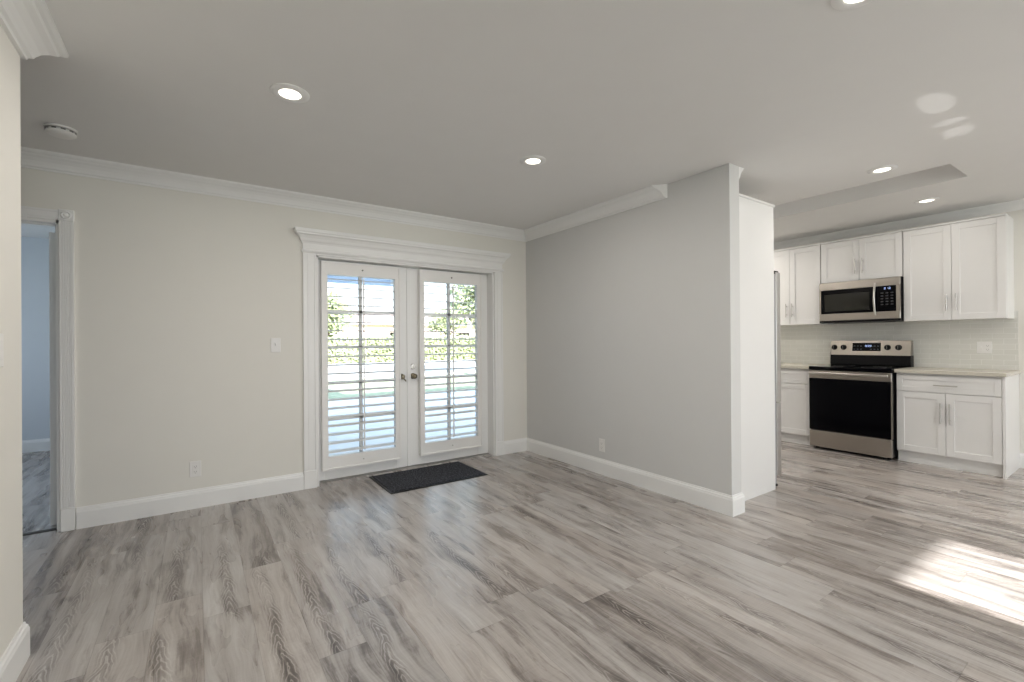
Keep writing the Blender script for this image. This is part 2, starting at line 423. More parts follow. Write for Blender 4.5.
# windows of walls that stand outside the view
def simple_window(name, a, b, axis, lab, cols=2, rows=1):
    """a, b: opening corners; axis: 'y' (wall along x) or 'x'"""
    m = MB(); t = .05
    (x0, y0, z0), (x1, y1, z1) = a, b
    if axis == 'y':
        m.box((x0, y0, z0), (x0+t, y1, z1)).box((x1-t, y0, z0), (x1, y1, z1)).box((x0, y0, z0), (x1, y1, z0+t)).box((x0, y0, z1-t), (x1, y1, z1))
        for i in range(1, cols): xx = x0+(x1-x0)*i/cols; m.box((xx-.015, y0+.03, z0), (xx+.015, y1-.03, z1))
        g = MB().box((x0+t, (y0+y1)/2-.003, z0+t), (x1-t, (y0+y1)/2+.003, z1-t))
    else:
        m.box((x0, y0, z0), (x1, y0+t, z1)).box((x0, y1-t, z0), (x1, y1, z1)).box((x0, y0, z0), (x1, y1, z0+t)).box((x0, y0, z1-t), (x1, y1, z1))
        g = MB().box(((x0+x1)/2-.003, y0+t, z0+t), ((x0+x1)/2+.003, y1-t, z1-t))
    o = struct(m.build(name, M['trim']), lab)
    g.build('pane', M['glass'], o)
    return o
simple_window('window_1', (LW0, FY+.02, .5), (LW1, FY+.10, 2.1), 'y', 'living area front window')
simple_window('window_2', (KW0, FY+.02, .95), (KW1, FY+.10, 2.05), 'y', 'kitchen front window')
simple_window('window_3', (X0-.12, 1.0, .7), (X0-.04, 2.4, 2.1), 'x', 'window of the blue-grey room')
ed = simple_window('door_4', (EX0, FY+.02, 0), (EX1, FY+.10, 2.16), 'y', 'glazed front door', cols=1)

# ------------------------------------------------------------------ mouldings
CR = [(0, 0), (0, -.108), (.010, -.108), (.012, -.098), (.020, -.092), (.024, -.080), (.033, -.060), (.047, -.042), (.060, -.032), (.064, -.024), (.072, -.020), (.078, -.012), (.080, 0)]
BB = [(0, 0), (.016, 0), (.016, .108), (.013, .116), (.012, .124), (.007, .130), (.005, .140), (0, .140)]
def strip(name, path, prof, lab, zf=None, mat=None, sk=0):
    return struct(MB().sweep(path, prof, zf, sk).build(name, mat or M['trim']), lab)
CR1 = [(o*1.04, z) for o, z in CR]; CR3 = [(o*.8, z*.8) for o, z in CR]
strip('trim_1', [(X0+.15, 0), (0, 0), (0, -1.868)], CR1, 'white crown moulding along back wall and part of centre wall, cut off at an angle', zc, sk=.95)
strip('trim_2', [(TW, YL), (TW, 0), (K, 0), (K, Y0)], CR3, 'crown moulding around the kitchen', zc)
CR2 = [(o*1.48, z*1.0) for o, z in CR]
strip('trim_3', [(WX, Y0), (WX, WY), (WX-.12, WY), (WX-.12, -2.7)], CR2, 'white crown moulding wrapping the end of the left wall', zc)
strip('baseboard_back', [(-3.69, 0), (-2.305, 0)], BB, 'white baseboard between the doorway and the french doors')
strip('baseboard_centre', [(-.332, 0), (0, 0), (0, YL), (TW, YL), (TW, -2.285)], BB, 'white baseboard around the centre wall')
strip('baseboard_left', [(WX, Y0), (WX, WY), (WX-.12, WY), (WX-.12, -2.7)], BB, 'white baseboard of the left wall')
strip('baseboard_right', [(K, -3.285), (K, Y0)], BB, 'white baseboard right of the kitchen cabinets')
strip('baseboard_bedroom', [(X0, YB), (-2.75, YB)], BB, 'white baseboard in the blue-grey room')
strip('baseboard_hall', [(X0+.15, 0), (DX0-.075, 0)], BB, 'white baseboard in the hall')

# door casing of the left doorway (fluted, with rosette corner block)
def fluted(m, x0, x1, z0, z1):
    w = x1-x0; n = 4
    m.box((x0, -.014, z0), (x1, 0, z1))
    m.box((x0, -.020, z0), (x0+.012, -.014, z1)); m.box((x1-.012, -.020, z0), (x1, -.014, z1))
    for i in range(n):
        c = x0+.012+(w-.024)*(i+.5)/n; m.box((c-.0035, -.019, z0), (c+.0035, -.014, z1))
CW = .069
m = MB(); fluted(m, DX1, DX1+CW, .15, DZ); fluted(m, DX0-CW, DX0, .15, DZ)
m.box((DX1, -.022, 0), (DX1+CW, 0, .15), .003); m.box((DX0-CW, -.022, 0), (DX0, 0, .15), .003)
m.box((DX0, -.016, DZ), (DX1, 0, DZ+CW-.004)); m.box((DX0, -.022, DZ+.012), (DX1, -.016, DZ+.024)); m.box((DX0, -.022, DZ+.052), (DX1, -.016, DZ+.064))
for c in (DX1, DX0-CW):
    m.box((c-.003, -.026, DZ-.003), (c+CW+.003, 0, DZ+CW+.003), .003)
    m.lathe([(.028, 0), (.028, .004), (.022, .008), (.017, .004), (.012, .004), (.008, .009), (0, .011)], (c+CW/2, -.026, DZ+CW/2), '-Y', 24)
struct(m.build('trim_4', M['trim']), 'white fluted door casing with rosette corner block at the left doorway')
m = MB()   # jamb lining and stop
m.box((DX1-.018, 0, 0), (DX1, WT, DZ)).box((DX0, 0, 0), (DX0+.018, WT, DZ)).box((DX0, 0, DZ-.018), (DX1, WT, DZ))
m.box((DX1-.030, .05, 0), (DX1-.018, .09, DZ-.018)).box((DX0+.018, .05, 0), (DX0+.030, .09, DZ-.018)).box((DX0+.018, .05, DZ-.030), (DX1-.018, .09, DZ-.018))
struct(m.build('trim_5', M['trim']), 'white door jamb lining of the left doorway')
struct(MB().prism([(DX0+.018, .045, 0), (DX0+.018, .055, .006), (DX0+.018, .085, .006), (DX0+.018, .095, 0)], (DX1-DX0-.036, 0, 0)).build('trim_6', M['dark']), 'dark floor threshold strip in the left doorway')
# open interior door behind the jamb
d3 = thing('door_3', 'white interior door standing open into the blue-grey room', 'door', (DX1-.03, WT, 0), kind='structure')
warm = M['trim']
m = MB().box((DX1-.078, WT+.004, .008), (DX1-.040, WT+.74, DZ-.055), .002); m.build('panel', warm, d3)
for z in (.25, 1.05, 1.80):
    MB().tube([(DX1-.036, WT-.002, z-.04), (DX1-.036, WT-.002, z+.04)], .005, 10).box((DX1-.066, WT+.002, z-.04), (DX1-.038, WT+.0045, z+.04)).build('hinge', M['trim'], d3, True)
m = MB().lathe([(.028, 0), (.028, .006), (.012, .010), (.012, .035), (.026, .045), (.028, .058), (.018, .068), (0, .070)], (DX1-.078, WT+.68, .95), '-X', 20)
m.build('knob', M['brass'], d3, True)

# french door casing: fluted legs, plinths, entablature with crown
m = MB()
for x0, x1 in ((-2.308, -2.206), (-.430, -.330)):
    m.box((x0, -.018, 0), (x1, 0, 1.955)); m.box((x0-.003, -.024, 0), (x1-.004 if x0 < -1 else x1+.003, 0, .150), .003)
    w = x1-x0
    m.box((x0, -.023, .15), (x0+.014, -.018, 1.955)); m.box((x1-.014, -.023, .15), (x1, -.018, 1.955)); m.box((x0+w/2-.016, -.021, .15), (x0+w/2+.016, -.018, 1.955))
m.box((-2.308, -.020, 1.955), (-.330, 0, 2.15))
def header(prof, x0=-2.308, x1=-.330):
    m.sweep([(x0, 0), (x0, -.020), (x1, -.020), (x1, 0)], [(o, z) for o, z in prof])
header([(0, 1.965), (.006, 1.967), (.014, 1.976), (.014, 1.984), (.006, 1.993), (0, 1.995)])
header([(0, 2.045), (.006, 2.045), (.010, 2.056), (.018, 2.064), (.026, 2.085), (.040, 2.106), (.054, 2.114), (.056, 2.126), (.064, 2.130), (.070, 2.155), (0, 2.155)])
struct(m.build('trim_7', M['trim']), 'white entablature casing with crowned head around the french doors')
m = MB(); m.box((FX0, 0, 0), (FX0+.014, .16, FZ)).box((FX1-.014, 0, 0), (FX1, .16, FZ)).box((FX0, 0, FZ-.014), (FX1, .16, FZ)); 
struct(m.build('trim_8', M['trim']), 'white jamb lining of the french doors')
struct(MB().prism([(FX0+.014, .085, 0), (FX0+.014, .10, .010), (FX0+.014, .19, .010), (FX0+.014, .20, 0)], (FX1-FX0-.028, 0, 0)).build('trim_9', M['steelv']), 'metal sill under the french doors')

# ------------------------------------------------------------------ french doors with plantation shutters
def french_door(name, x0, x1, sx0, sx1, lab, knob_x, bolt, leftdoor):
    d = thing(name, lab, 'door', ((x0+x1)/2, .13, .012), kind='structure')
    y0, y1 = .112, .155; z0, z1 = .013, FZ-.018
    gx0, gx1, gz0, gz1 = sx0+.03, sx1-.03, .215, 1.815
    m = MB()
    m.box((x0, y0, z0), (gx0, y1, z1), .002).box((gx1, y0, z0), (x1, y1, z1), .002)
    m.box((gx0, y0, z0), (gx1, y1, gz0)).box((gx0, y0, gz1), (gx1, y1, z1))
    mx = (gx0+gx1)/2
    m.box((mx-.014, .130, gz0), (mx+.014, y1+.004, gz1))
    for i in range(1, 5):
        z = gz0+(gz1-gz0)*i/5; m.box((gx0, .130, z-.012), (gx1, y1+.004, z+.012))
    m.build('panel', M['trim'], d)
    MB().box((gx0-.01, .142, gz0-.01), (gx1+.01, .146, gz1+.01)).build('glass', M['glass'], d)
    # shutter: stiles and rails, louvers, tilt rod
    fy0, fy1 = .058, .112; fz0, fz1 = .105, 1.925
    ix0, ix1, iz0, iz1 = sx0+.052, sx1-.052, .222, 1.812
    m = MB()
    m.box((sx0, fy0+.008, fz0), (ix0, fy1, fz1)).box((ix1, fy0+.008, fz0), (sx1, fy1, fz1)).box((ix0, fy0+.008, fz0), (ix1, fy1, iz0)).box((ix0, fy0+.008, iz1), (ix1, fy1, fz1))
    t = .014   # raised outer band of the frame
    m.box((sx0, fy0, fz0), (sx0+t, fy0+.008, fz1)).box((sx1-t, fy0, fz0), (sx1, fy0+.008, fz1)).box((sx0+t, fy0, fz0), (sx1-t, fy0+.008, fz0+t)).box((sx0+t, fy0, fz1-t), (sx1-t, fy0+.008, fz1))
    sh = m.build('shutter', M['shut'], d)
    n = 21; pitch = (iz1-iz0)/n; m = MB(); a = rad(7)
    for i in range(n):
        z = iz0+pitch*(i+.5); L = []
        for k in range(10):
            q = 2*math.pi*k/10; u, v = .041*math.cos(q), .0050*math.sin(q)
            L.append((ix0+.001, .084+u*math.cos(a)-v*math.sin(a), z+u*math.sin(a)+v*math.cos(a)))
        m.prism(L, (ix1-ix0-.002, 0, 0))
    m.build('slats', M['shut'], sh, True)
    cxr = (ix0+ix1)/2
    MB().box((cxr-.006, .028, iz0+.03), (cxr+.006, .040, iz1-.02), .002).build('tilt_rod', M['shut'], sh)
    MB().lathe([(.007, 0), (.007, .006), (0, .009)], (cxr, fy0+.008, 1.868), '-Y', 14).build('magnet_catch', M['grey'], sh, True)
    MB().lathe([(.006, 0), (.006, .006), (0, .008)], (cxr, fy0+.008, .163), '-Y', 14).build('magnet_catch', M['nickel'], sh, True)
    kz = .885
    if leftdoor:
        m = MB().lathe([(.027, 0), (.027, .006), (.020, .010), (.011, .012), (.011, .026)], (knob_x, y0, kz), '-Y', 24)
        m.lathe([(.014, .026), (.022, .034), (.024, .044), (.018, .054), (0, .057)], (knob_x, y0, kz), '-Y', 24)
        m.tube([(knob_x, y0-.03, kz-.006), (knob_x+.022, y0-.034, kz-.026), (knob_x+.036, y0-.034, kz-.045)], [.006, .006, .005], 8)
        m.build('door_handle', M['brass'], d, True)
    else:
        m = MB().lathe([(.029, 0), (.029, .006), (.022, .011), (.011, .014), (.011, .030), (.021, .036), (.026, .046), (.024, .058), (.012, .064), (0, .065)], (knob_x, y0, kz), '-Y', 28)
        m.build('door_knob', M['brass'], d, True)
        MB().lathe([(.028, 0), (.027, .010), (.022, .016), (0, .018)], (knob_x, y0, kz+.093), '-Y', 28).box((knob_x-.005, y0-.030, kz+.078), (knob_x+.005, y0-.016, kz+.108), .002).build('deadbolt', M['nickel'], d, True)
        MB().box((x0-.018, y0-.012, z0), (x0+.020, y0, z1), .002).build('astragal', M['trim'], d)
    return d
SEAM = -1.345
french_door('door_1', FX0+.016, SEAM-.002, -2.148, -1.440, 'left french door, white, with a lever handle', -1.418, False, True)
french_door('door_2', SEAM+.002, FX1-.016, -1.245, -.545, 'right french door, white, with knob and deadbolt', -1.300, True, False)

# ------------------------------------------------------------------ small living area things
def plate(loc, axis, label, name, kind, wid=.070, hgt=.115, gangs=('outlet',), group=None):
    """axis: '-Y' faces the camera side of the back wall, '-X' of the walls facing -x, 'X' of the left wall"""
    t = thing(name, label, kind, loc, group)
    L = Vector(loc)
    if axis == '-Y': R, O = Vector((1, 0, 0)), Vector((0, -1, 0))
    elif axis == '-X': R, O = Vector((0, -1, 0)), Vector((-1, 0, 0))
    else: R, O = Vector((0, 1, 0)), Vector((1, 0, 0))
    def bx(m, r0, r1, z0, z1, o0, o1, bev=0):
        a = L+R*r0+O*o0+Vector((0, 0, z0)); b = L+R*r1+O*o1+Vector((0, 0, z1)); m.box(a, b, bev)
    m = MB(); bx(m, -wid/2, wid/2, -hgt/2, hgt/2, 0, .006, .002); m.build('plate', M['plastic'], t)
    n = len(gangs)
    for i, gk in enumerate(gangs):
        c = (i-(n-1)/2)*.046
        if gk == 'outlet':
            m = MB(); bx(m, c-.017, c+.017, -.034, .034, .006, .0085, .001); rc = m.build('receptacle', M['plastic'], t)
            for zz in (.019, -.019):
                m = MB()
                bx(m, c-.008, c-.006, zz-.004, zz+.006, .0084, .0089); bx(m, c+.006, c+.008, zz-.004, zz+.006, .0084, .0089); bx(m, c-.002, c+.002, zz-.011, zz-.007, .0084, .0089)
                m.build('slots', M['grey'], rc)
        elif gk == 'toggle':
            m = MB(); bx(m, c-.011, c+.011, -.021, .021, .006, .0075); bx(m, c-.004, c+.004, -.004, .016, .007, .017, .001); m.build('toggle', M['plastic'], t)
        else:
            m = MB(); bx(m, c-.016, c+.016, -.033, .033, .006, .009, .001); m.build('rocker', M['plastic'], t)
    return t
plate((-3.047, 0, .289), '-Y', 'white wall outlet low on the back wall left of the french doors', 'wall_outlet', 'outlet')
plate((-2.512, 0, 1.198), '-Y', 'white light switch on the back wall beside the french doors', 'light_switch', 'switch', gangs=('toggle',))
plate((0, -1.150, .264), '-X', 'white wall outlet just above the baseboard of the centre wall', 'wall_outlet', 'outlet')
plate((WX, -1.835, 1.195), 'X', 'white light switch on the wall at the left photo edge', 'light_switch', 'switch', gangs=('rocker',))
plate((K-.008, -3.062, 1.124), '-X', 'white double switch and outlet plate on the kitchen backsplash', 'wall_outlet', 'outlet', wid=.104, gangs=('toggle', 'outlet'))

# door mat
mt = thing('door_mat', 'dark charcoal door mat in front of the french doors', 'door mat', (-1.31, -.27, 0))
MB().box((-1.765, -.555, 0), (-.855, .012, .007), .003).build('rubber_border', M['black'], mt)
MB().box((-1.745, -.535, .006), (-.875, -.008, .012), .002).build('pile', M['mat'], mt)

# recessed ceiling lamps
def downlight(x, y, label, watts):
    z = zc(x) - .0005
    t = thing('recessed_light', label, 'ceiling light', (x, y, z), 'recessed ceiling lights')
    MB().lathe([(.088, 0), (.088, .003), (.080, .007), (.056, .009), (.050, .006), (.050, .002)], (x, y, z), '-Z', 40).build('trim_ring', M['trim'], t, True)
    MB().lathe([(.0505, .0), (.0505, .004), (0, .006)], (x, y, z), '-Z', 32).build('lens', M['lens'], t, True)
    l = light('AREA', 'lamp_light', (0, 0, -.012), (0, 0, -1), watts, (1, .94, .87), None); l.data.shape = 'DISK'; l.data.size = .09; l.parent = t
    return t
downlight(-2.653, -1.659, 'round recessed ceiling light nearest the smoke detector', 9)
downlight(-1.157, -1.657, 'round recessed ceiling light in front of the centre wall crown moulding', 6)
downlight(-1.105, -3.492, 'round recessed ceiling light cut by the top edge of the photo', 9)
downlight(1.105, -2.905, 'round recessed ceiling light on the living side of the kitchen ceiling recess', 5)
downlight(2.475, -2.835, 'round recessed ceiling light between ceiling recess and upper cabinets', 1.5)

downlight(1.105, -1.15, 'added unseen recessed ceiling light behind the refrigerator enclosure', 13)  # this and the next lamp are added, unseen, to brighten the kitchen
downlight(2.475, -.80, 'added unseen recessed ceiling light in the hidden kitchen corner', 10)

downlight(1.105, -4.75, 'added unseen recessed ceiling light right of the photo, nearer the front door', 8)  # two more lamps added out of view to lift the kitchen floor and ceiling
downlight(2.475, -4.75, 'added unseen recessed ceiling light right of the photo, by the kitchen window', 10)

# smoke detector
sx_, sy_ = -3.662, -.535; sz = zc(0)
t = thing('smoke_detector', 'round white smoke detector on the ceiling near the left doorway', 'smoke detector', (sx_, sy_, sz))
MB().lathe([(.070, 0), (.070, .010), (.066, .012)], (sx_, sy_, sz), '-Z', 40).build('base', M['plastic'], t, True)
m = MB().lathe([(.058, .012), (.058, .022), (.066, .023), (.066, .030), (.056, .038), (.030, .041), (0, .041)], (sx_, sy_, sz), '-Z', 40)
m.build('cover', M['plastic'], t, True)
m = MB()
for k in range(10):
    q = 2*math.pi*k/10; c = Vector((sx_+.0600*math.cos(q), sy_+.0600*math.sin(q), sz-.017)); r_ = Vector((-math.sin(q), math.cos(q), 0))*.010
    m.prism([c-r_+Vector((0, 0, -.003)), c+r_+Vector((0, 0, -.003)), c+r_+Vector((0, 0, .003)), c-r_+Vector((0, 0, .003))], Vector((math.cos(q), math.sin(q), 0))*.002)
m.build('vent', M['grey'], t)

# ------------------------------------------------------------------ kitchen
BF = K-.61            # front plane of the base doors
UF = K-.34            # front plane of the upper doors
G = .003
def shaker(x, y0, y1, z0, z1, fr=.058, th=.019):
    """door front facing -x between y0<y1"""
    m = MB(); b = .0015
    m.box((x, y0, z0), (x+th, y0+fr, z1), b).box((x, y1-fr, z0), (x+th, y1, z1), b)
    m.box((x, y0+fr, z0), (x+th, y1-fr, z0+fr), b).box((x, y0+fr, z1-fr), (x+th, y1-fr, z1), b)
    m.box((x+.009, y0+fr-.004, z0+fr-.004), (x+th-.002, y1-fr+.004, z1-fr+.004))
    return m
def pull(x, y, z, horiz, L=.16):
    m = MB(); d = Vector((0, 1, 0)) if horiz else Vector((0, 0, 1)); c = Vector((x-.030, y, z))
    m.tube([c-d*L/2, c+d*L/2], .0055, 12)
    for s in (-.62, .62):
        p = c+d*L/2*s; m.tube([p, p+Vector((.031, 0, 0))], .0045, 8)
    return m
def base_cabinet(y0, y1, doors, label, end=False):
    t = thing('base_cabinet', label, 'cabinet', (BF+.3, (y0+y1)/2, 0), 'base cabinets along the kitchen wall')
    m = MB().box((BF+.020, y0, .105), (K-.002, y1, .880)).box((BF+.075, y0, 0), (K-.002, y1, .105))
    m.build('body', M['cab'], t)
    MB().box((BF+.050, y0+(.02 if end else 0), 0), (BF+.062, y1, .108)).build('toe_kick', M['cab'], t)
    if end: MB().box((BF-.002, y0-.012, 0), (K-.001, y0+.008, .880), .001).build('side_panel', M['cab'], t)
    o = .008 if end else 0
    dr = shaker(BF, y0+G+o, y1-G, .706, .862, .045).build('drawer', M['cab'], t)
    pull(BF, (y0+y1)/2, .775, True, .165).build('handle', M['nickel'], dr, True)
    w = (y1-y0-o)/doors
    for i in range(doors):
        a = y0+o+w*i; d = shaker(BF, a+(G if i == 0 else G/2), a+w-(G if i == doors-1 else G/2), .118, .698).build('door', M['cab'], t)
        hy = (a+w-.032 if i == 0 else a+.032) if doors == 2 else a+w-.032
        pull(BF, hy, .515, False, .19).build('handle', M['nickel'], d, True)
    return t
base_cabinet(-3.276, -2.540, 2, 'white two-door base cabinet with drawer right of the range', True)
base_cabinet(-1.775, -.985, 1, 'white base cabinet with one drawer left of the range')
base_cabinet(-.982, -.010, 2, 'white corner base cabinet hidden behind the refrigerator')
def counter(y0, y1, label):
    t = tag(MB().box((K-.645, y0, .881), (K-.002, y1, .915), .003, 2).build('countertop', M['counter']), label, 'countertop'); return t
counter(-3.300, -2.535, 'beige quartz countertop right of the range')
counter(-1.778, -.005, 'beige quartz countertop left of the range')
struct(MB().box((K-.008, -3.285, .915), (K-.0005, -.003, 1.47)).build('trim_10', M['tile']), 'cream subway tile backsplash')

def upper_cabinet(y0, y1, z0, z1, hz, label, hl=.165, trim=True):
    t = thing('wall_cabinet', label, 'cabinet', (UF+.17, (y0+y1)/2, z0), 'wall cabinets along the kitchen wall')
    m = MB().box((UF+.020, y0, z0), (K-.002, y1, z1)); m.box((UF-.006, y0, z1), (K-.002, y1, z1+.018), .002)
    m.build('body', M['cab'], t)
    w = (y1-y0)/2
    for i in range(2):
        a = y0+w*i; d = shaker(UF, a+(G if i == 0 else G/2), a+w-(G/2 if i == 0 else G), z0+.002, z1-.004).build('door', M['cab'], t)
        hy = a+w-.034 if i == 0 else a+.034
        pull(UF, hy, hz, False, hl).build('handle', M['nickel'], d, True)
    return t
upper_cabinet(-3.262, -2.531, 1.395, 2.322, 1.565, 'tall white wall cabinet right of the microwave')
upper_cabinet(-2.527, -1.777, 1.862, 2.322, 2.020, 'short white wall cabinet above the microwave')
upper_cabinet(-1.773, -1.098, 1.395, 2.322, 1.572, 'white wall cabinet left of the microwave, beside the refrigerator')
upper_cabinet(-1.094, -.010, 1.395, 2.322, 1.572, 'white wall cabinet in the hidden kitchen corner')

# microwave
def microwave():
    y0, y1, z0, z1 = -2.524, -1.780, 1.425, 1.858; XF = K-.400
    t = thing('microwave', 'stainless over-the-range microwave under the short wall cabinet', 'microwave', (K-.2, (y0+y1)/2, z0))
    MB().box((XF+.022, y0, z0), (K-.003, y1, z1)).build('body', M['black'], t)
    MB().box((XF+.010, y0, z0-.022), (K-.06, y1, z0)).build('vent_base', M['black'], t)
    ydiv = -2.335
    # stainless front frame
    m = MB().box((XF, y0+.002, z1-.085), (XF+.021, y1-.002, z1-.001), .003).box((XF, y0+.002, z0+.001), (XF+.021, y1-.002, z0+.080), .003)
    m.box((XF, y1-.020, z0+.080), (XF+.021, y1-.002, z1-.085)).box((XF, y0+.002, z0+.080), (XF+.021, y0+.035, z1-.085))
    m.build('front_frame', M['steel'], t)
    d = MB().box((XF+.002, ydiv+.002, z0+.081), (XF+.021, y1-.021, z1-.086)).build('door', M['blackglass'], t)
    MB().box((XF+.0005, ydiv+.075, z0+.105), (XF+.004, y1-.055, z1-.135)).build('window', M['window_glass'], d)
    pts = []
    for k in range(13):
        s = k/12; z = z0+.045+(z1-z0-.10)*s; pts.append((XF-.012-.030*math.sin(math.pi*s), ydiv+.022, z))
    MB().tube(pts, .0095, 12).tube([pts[0], (XF+.004, pts[0][1], pts[0][2])], .009).tube([pts[-1], (XF+.004, pts[-1][1], pts[-1][2])], .009).build('handle', M['nickel'], d, True)
    c = MB().box((XF+.002, y0+.036, z0+.081), (XF+.021, ydiv-.002, z1-.086)).build('control_panel', M['blackglass'], t)
    # clock digits
    yy = ydiv-.055
    for k, dg in enumerate((0, 1, 3)):
        m = MB(); seg(m, XF+.0015, yy-.017*k-(0 if k == 0 else .006), z1-.122, .010, .018, dg); m.build('clock_digit', M['disp'], c)
    kg = paint('button_grey', (.05, .05, .055), .4)
    for r in range(5):
        for q in range(3):
            cy = ydiv-.035-.042*q; cz = z1-.160-.030*r; m = MB().box((XF+.001, cy-.011, cz-.006), (XF+.0025, cy+.011, cz+.006)); m.build('button', kg, c)
    m = MB().box((XF+.03, y0+.12, z0-.028), (K-.12, y1-.15, z0-.022)); m.build('grease_filter', M['grey'], t)
def seg(m, x, y, z, w, h, dg):
    """seven-segment digit facing -x; y = left end (towards +y), drawn to -y"""
    S = {0: 'abcdef', 1: 'bc', 3: 'abgcd', 2: 'abged', 4: 'fgbc', 5: 'afgcd'}[dg]; t = w*.18
    B = {'a': (0, w, h-t, h), 'g': (0, w, h/2-t/2, h/2+t/2), 'd': (0, w, 0, t), 'f': (0, t, h/2, h), 'b': (w-t, w, h/2, h), 'e': (0, t, 0, h/2), 'c': (w-t, w, 0, h/2)}
    for s in S:
        a, b, c, d = B[s]; m.box((x-.0006, y-a, z+c), (x, y-b, z+d))
microwave()

# range
def kitchen_range():
    y0, y1 = -2.528, -1.781; XF = K-.685
    t = thing('kitchen_range', 'stainless and black electric range between the base cabinets', 'range', (K-.35, (y0+y1)/2, 0))
    MB().box((XF+.045, y0+.003, .035), (K-.030, y1-.003, .880)).build('body', M['black'], t)
    for yy in (y0+.05, y1-.05):
        for xx in (XF+.09, K-.09): MB().lathe([(.018, 0), (.018, .012), (.010, .014), (.010, .036)], (xx, yy, 0), 'Z', 14).build('foot', M['black'], t, True)
    # glass cooktop with burner rings
    ct = MB().box((XF+.002, y0, .878), (K-.085, y1, .916), .006, 2).build('cooktop', M['blackglass'], t)
    for bx_, by_, r in ((XF+.17, y0+.20, .105), (XF+.17, y1-.19, .080), (XF+.43, y0+.20, .080), (XF+.43, y1-.19, .105)):
        MB().lathe([(r, 0), (r, .0006), (r-.003, .0006), (r-.003, 0)], (bx_, by_, .916), 'Z', 40).build('burner_ring', M['grey'], ct)
    # oven door: stainless head with handle, black glass, thin steel edges
    d = MB().box((XF+.002, y0+.004, .786), (XF+.045, y1-.004, .874), .003).box((XF+.004, y0+.003, .213), (XF+.045, y0+.014, .786)).box((XF+.012, y0+.01, .213), (XF+.045, y1-.01, .786)).build('oven_door', M['steel'], t)
    MB().box((XF, y0+.010, .216), (XF+.014, y1-.004, .785), .003).build('oven_window', M['blackglass'], d)
    hx = XF-.040; hz = .845
    m = MB().box((hx-.009, y0+.020, hz-.013), (hx+.009, y1-.020, hz+.013), .007, 3)
    for yy in (y0+.045, y1-.045): m.box((hx, yy-.012, hz-.010), (XF+.006, yy+.012, hz+.010), .003)
    m.build('handle', M['nickel'], d, True)
    MB().box((XF+.003, y0+.004, .030), (XF+.045, y1-.004, .205), .006, 2).build('storage_drawer', M['steel'], t)
    MB().box((XF+.03, y0+.01, .205), (XF+.045, y1-.01, .214)).build('drawer_gap', M['black'], t)
    # backguard
    xb = K-.100
    m = MB().prism([(xb+.020, y0, .910), (xb-.006, y0, .925), (xb-.002, y0, 1.035), (K-.012, y0, 1.035), (K-.012, y0, .90)], (0, y1-y0, 0)); m.build('backguard_base', M['black'], t)
    pz0, pz1 = 1.034, 1.196
    def px(z): return xb-.012+(z-pz0)*.16
    bg_ = MB().prism([(px(pz0), y0+.002, pz0), (px(pz1), y0+.002, pz1), (K-.020, y0+.002, pz1), (K-.012, y0+.002, pz0)], (0, y1-y0-.004, 0)).build('backguard', M['steel'], t)
    def onface(z, o): return px(z)-o
    m = MB(); z0, z1 = 1.080, 1.172
    m.prism([(onface(z0, .001), -2.268, z0), (onface(z1, .001), -2.268, z1), (onface(z1, -.01), -2.268, z1), (onface(z0, -.01), -2.268, z0)], (0, .266, 0))
    dsp = m.build('display', M['blackglass'], bg_)
    for k, dg in enumerate((1, 0, 2, 3)):
        m = MB(); seg(m, onface(1.135, .0015), -2.115-.016*k-(.006 if k > 1 else 0), 1.128, .011, .018, dg); m.build('clock_digit', M['disp'], dsp)
    kg = paint('key_grey', (.10, .10, .13), .4)
    for k in range(8):
        if k in (3, 4): continue
        for r in range(2): cy = -2.022-.0315*k; cz = 1.100+.035*r; m = MB().box((onface(cz, .0014), cy-.008, cz-.004), (onface(cz, -.003), cy+.008, cz+.004)); m.build('touch_key', kg, dsp)
    for yy in (-1.822, -1.915, -2.328, -2.424):
        z = 1.122; x = px(z)
        kb = MB().lathe([(.030, 0), (.030, .005), (.025, .008), (.022, .024), (.018, .028), (0, .029)], (x, yy, z), '-X', 28).build('knob', M['black'], bg_, True)
        MB().box((x-.031, yy-.003, z-.018), (x-.024, yy+.003, z+.018), .001).build('knob_grip', M['grey'], kb)
kitchen_range()

# refrigerator in its enclosure
fr = thing('refrigerator', 'stainless refrigerator behind the tall white side panel', 'refrigerator', (.5, -1.79, 0))
ry0, ry1 = -2.246, -1.336
MB().box((TW+.03, ry0, .03), (.895, ry1, 1.755)).build('body', paint('fridge_grey', (.30, .30, .31), .4), fr)
for a, b, z0, z1 in ((ry0, (ry0+ry1)/2-.002, .70, 1.775), ((ry0+ry1)/2+.002, ry1, .70, 1.775), (ry0, ry1, .095, .692)):
    d = MB().box((.908, a, z0), (.985, b, z1), .006, 2).build('door', M['steelv'], fr)
    if z0 > .6:
        yy = (ry0+ry1)/2+(-.045 if a == ry0 else .045); m = MB().tube([(1.028, yy, .80), (1.028, yy, 1.55)], .010, 12)
        for z in (.84, 1.51): m.tube([(1.028, yy, z), (.982, yy, z)], .008, 8)
    else:
        m = MB().tube([(1.028, ry0+.10, .63), (1.028, ry1-.10, .63)], .010, 12)
        for yy in (ry0+.14, ry1-.14): m.tube([(1.028, yy, .63), (.982, yy, .63)], .008, 8)
    m.build('handle', M['nickel'], d, True)
for yy in (ry0+.03, ry1-.03):
    MB().box((.86, yy-.025, 1.756), (.965, yy+.025, 1.786), .004).build('hinge_cover', M['black'], fr)
    MB().tube([(.93, yy, .005), (.93, yy, .094)], .012, 10).lathe([(.022, 0), (.022, .012), (.012, .014)], (.93, yy, 0), 'Z', 14).build('foot', M['black'], fr, True)
pn = thing('refrigerator_cabinet', 'tall white panel and cabinet box enclosing the refrigerator', 'cabinet', (.47, -1.79, 0))
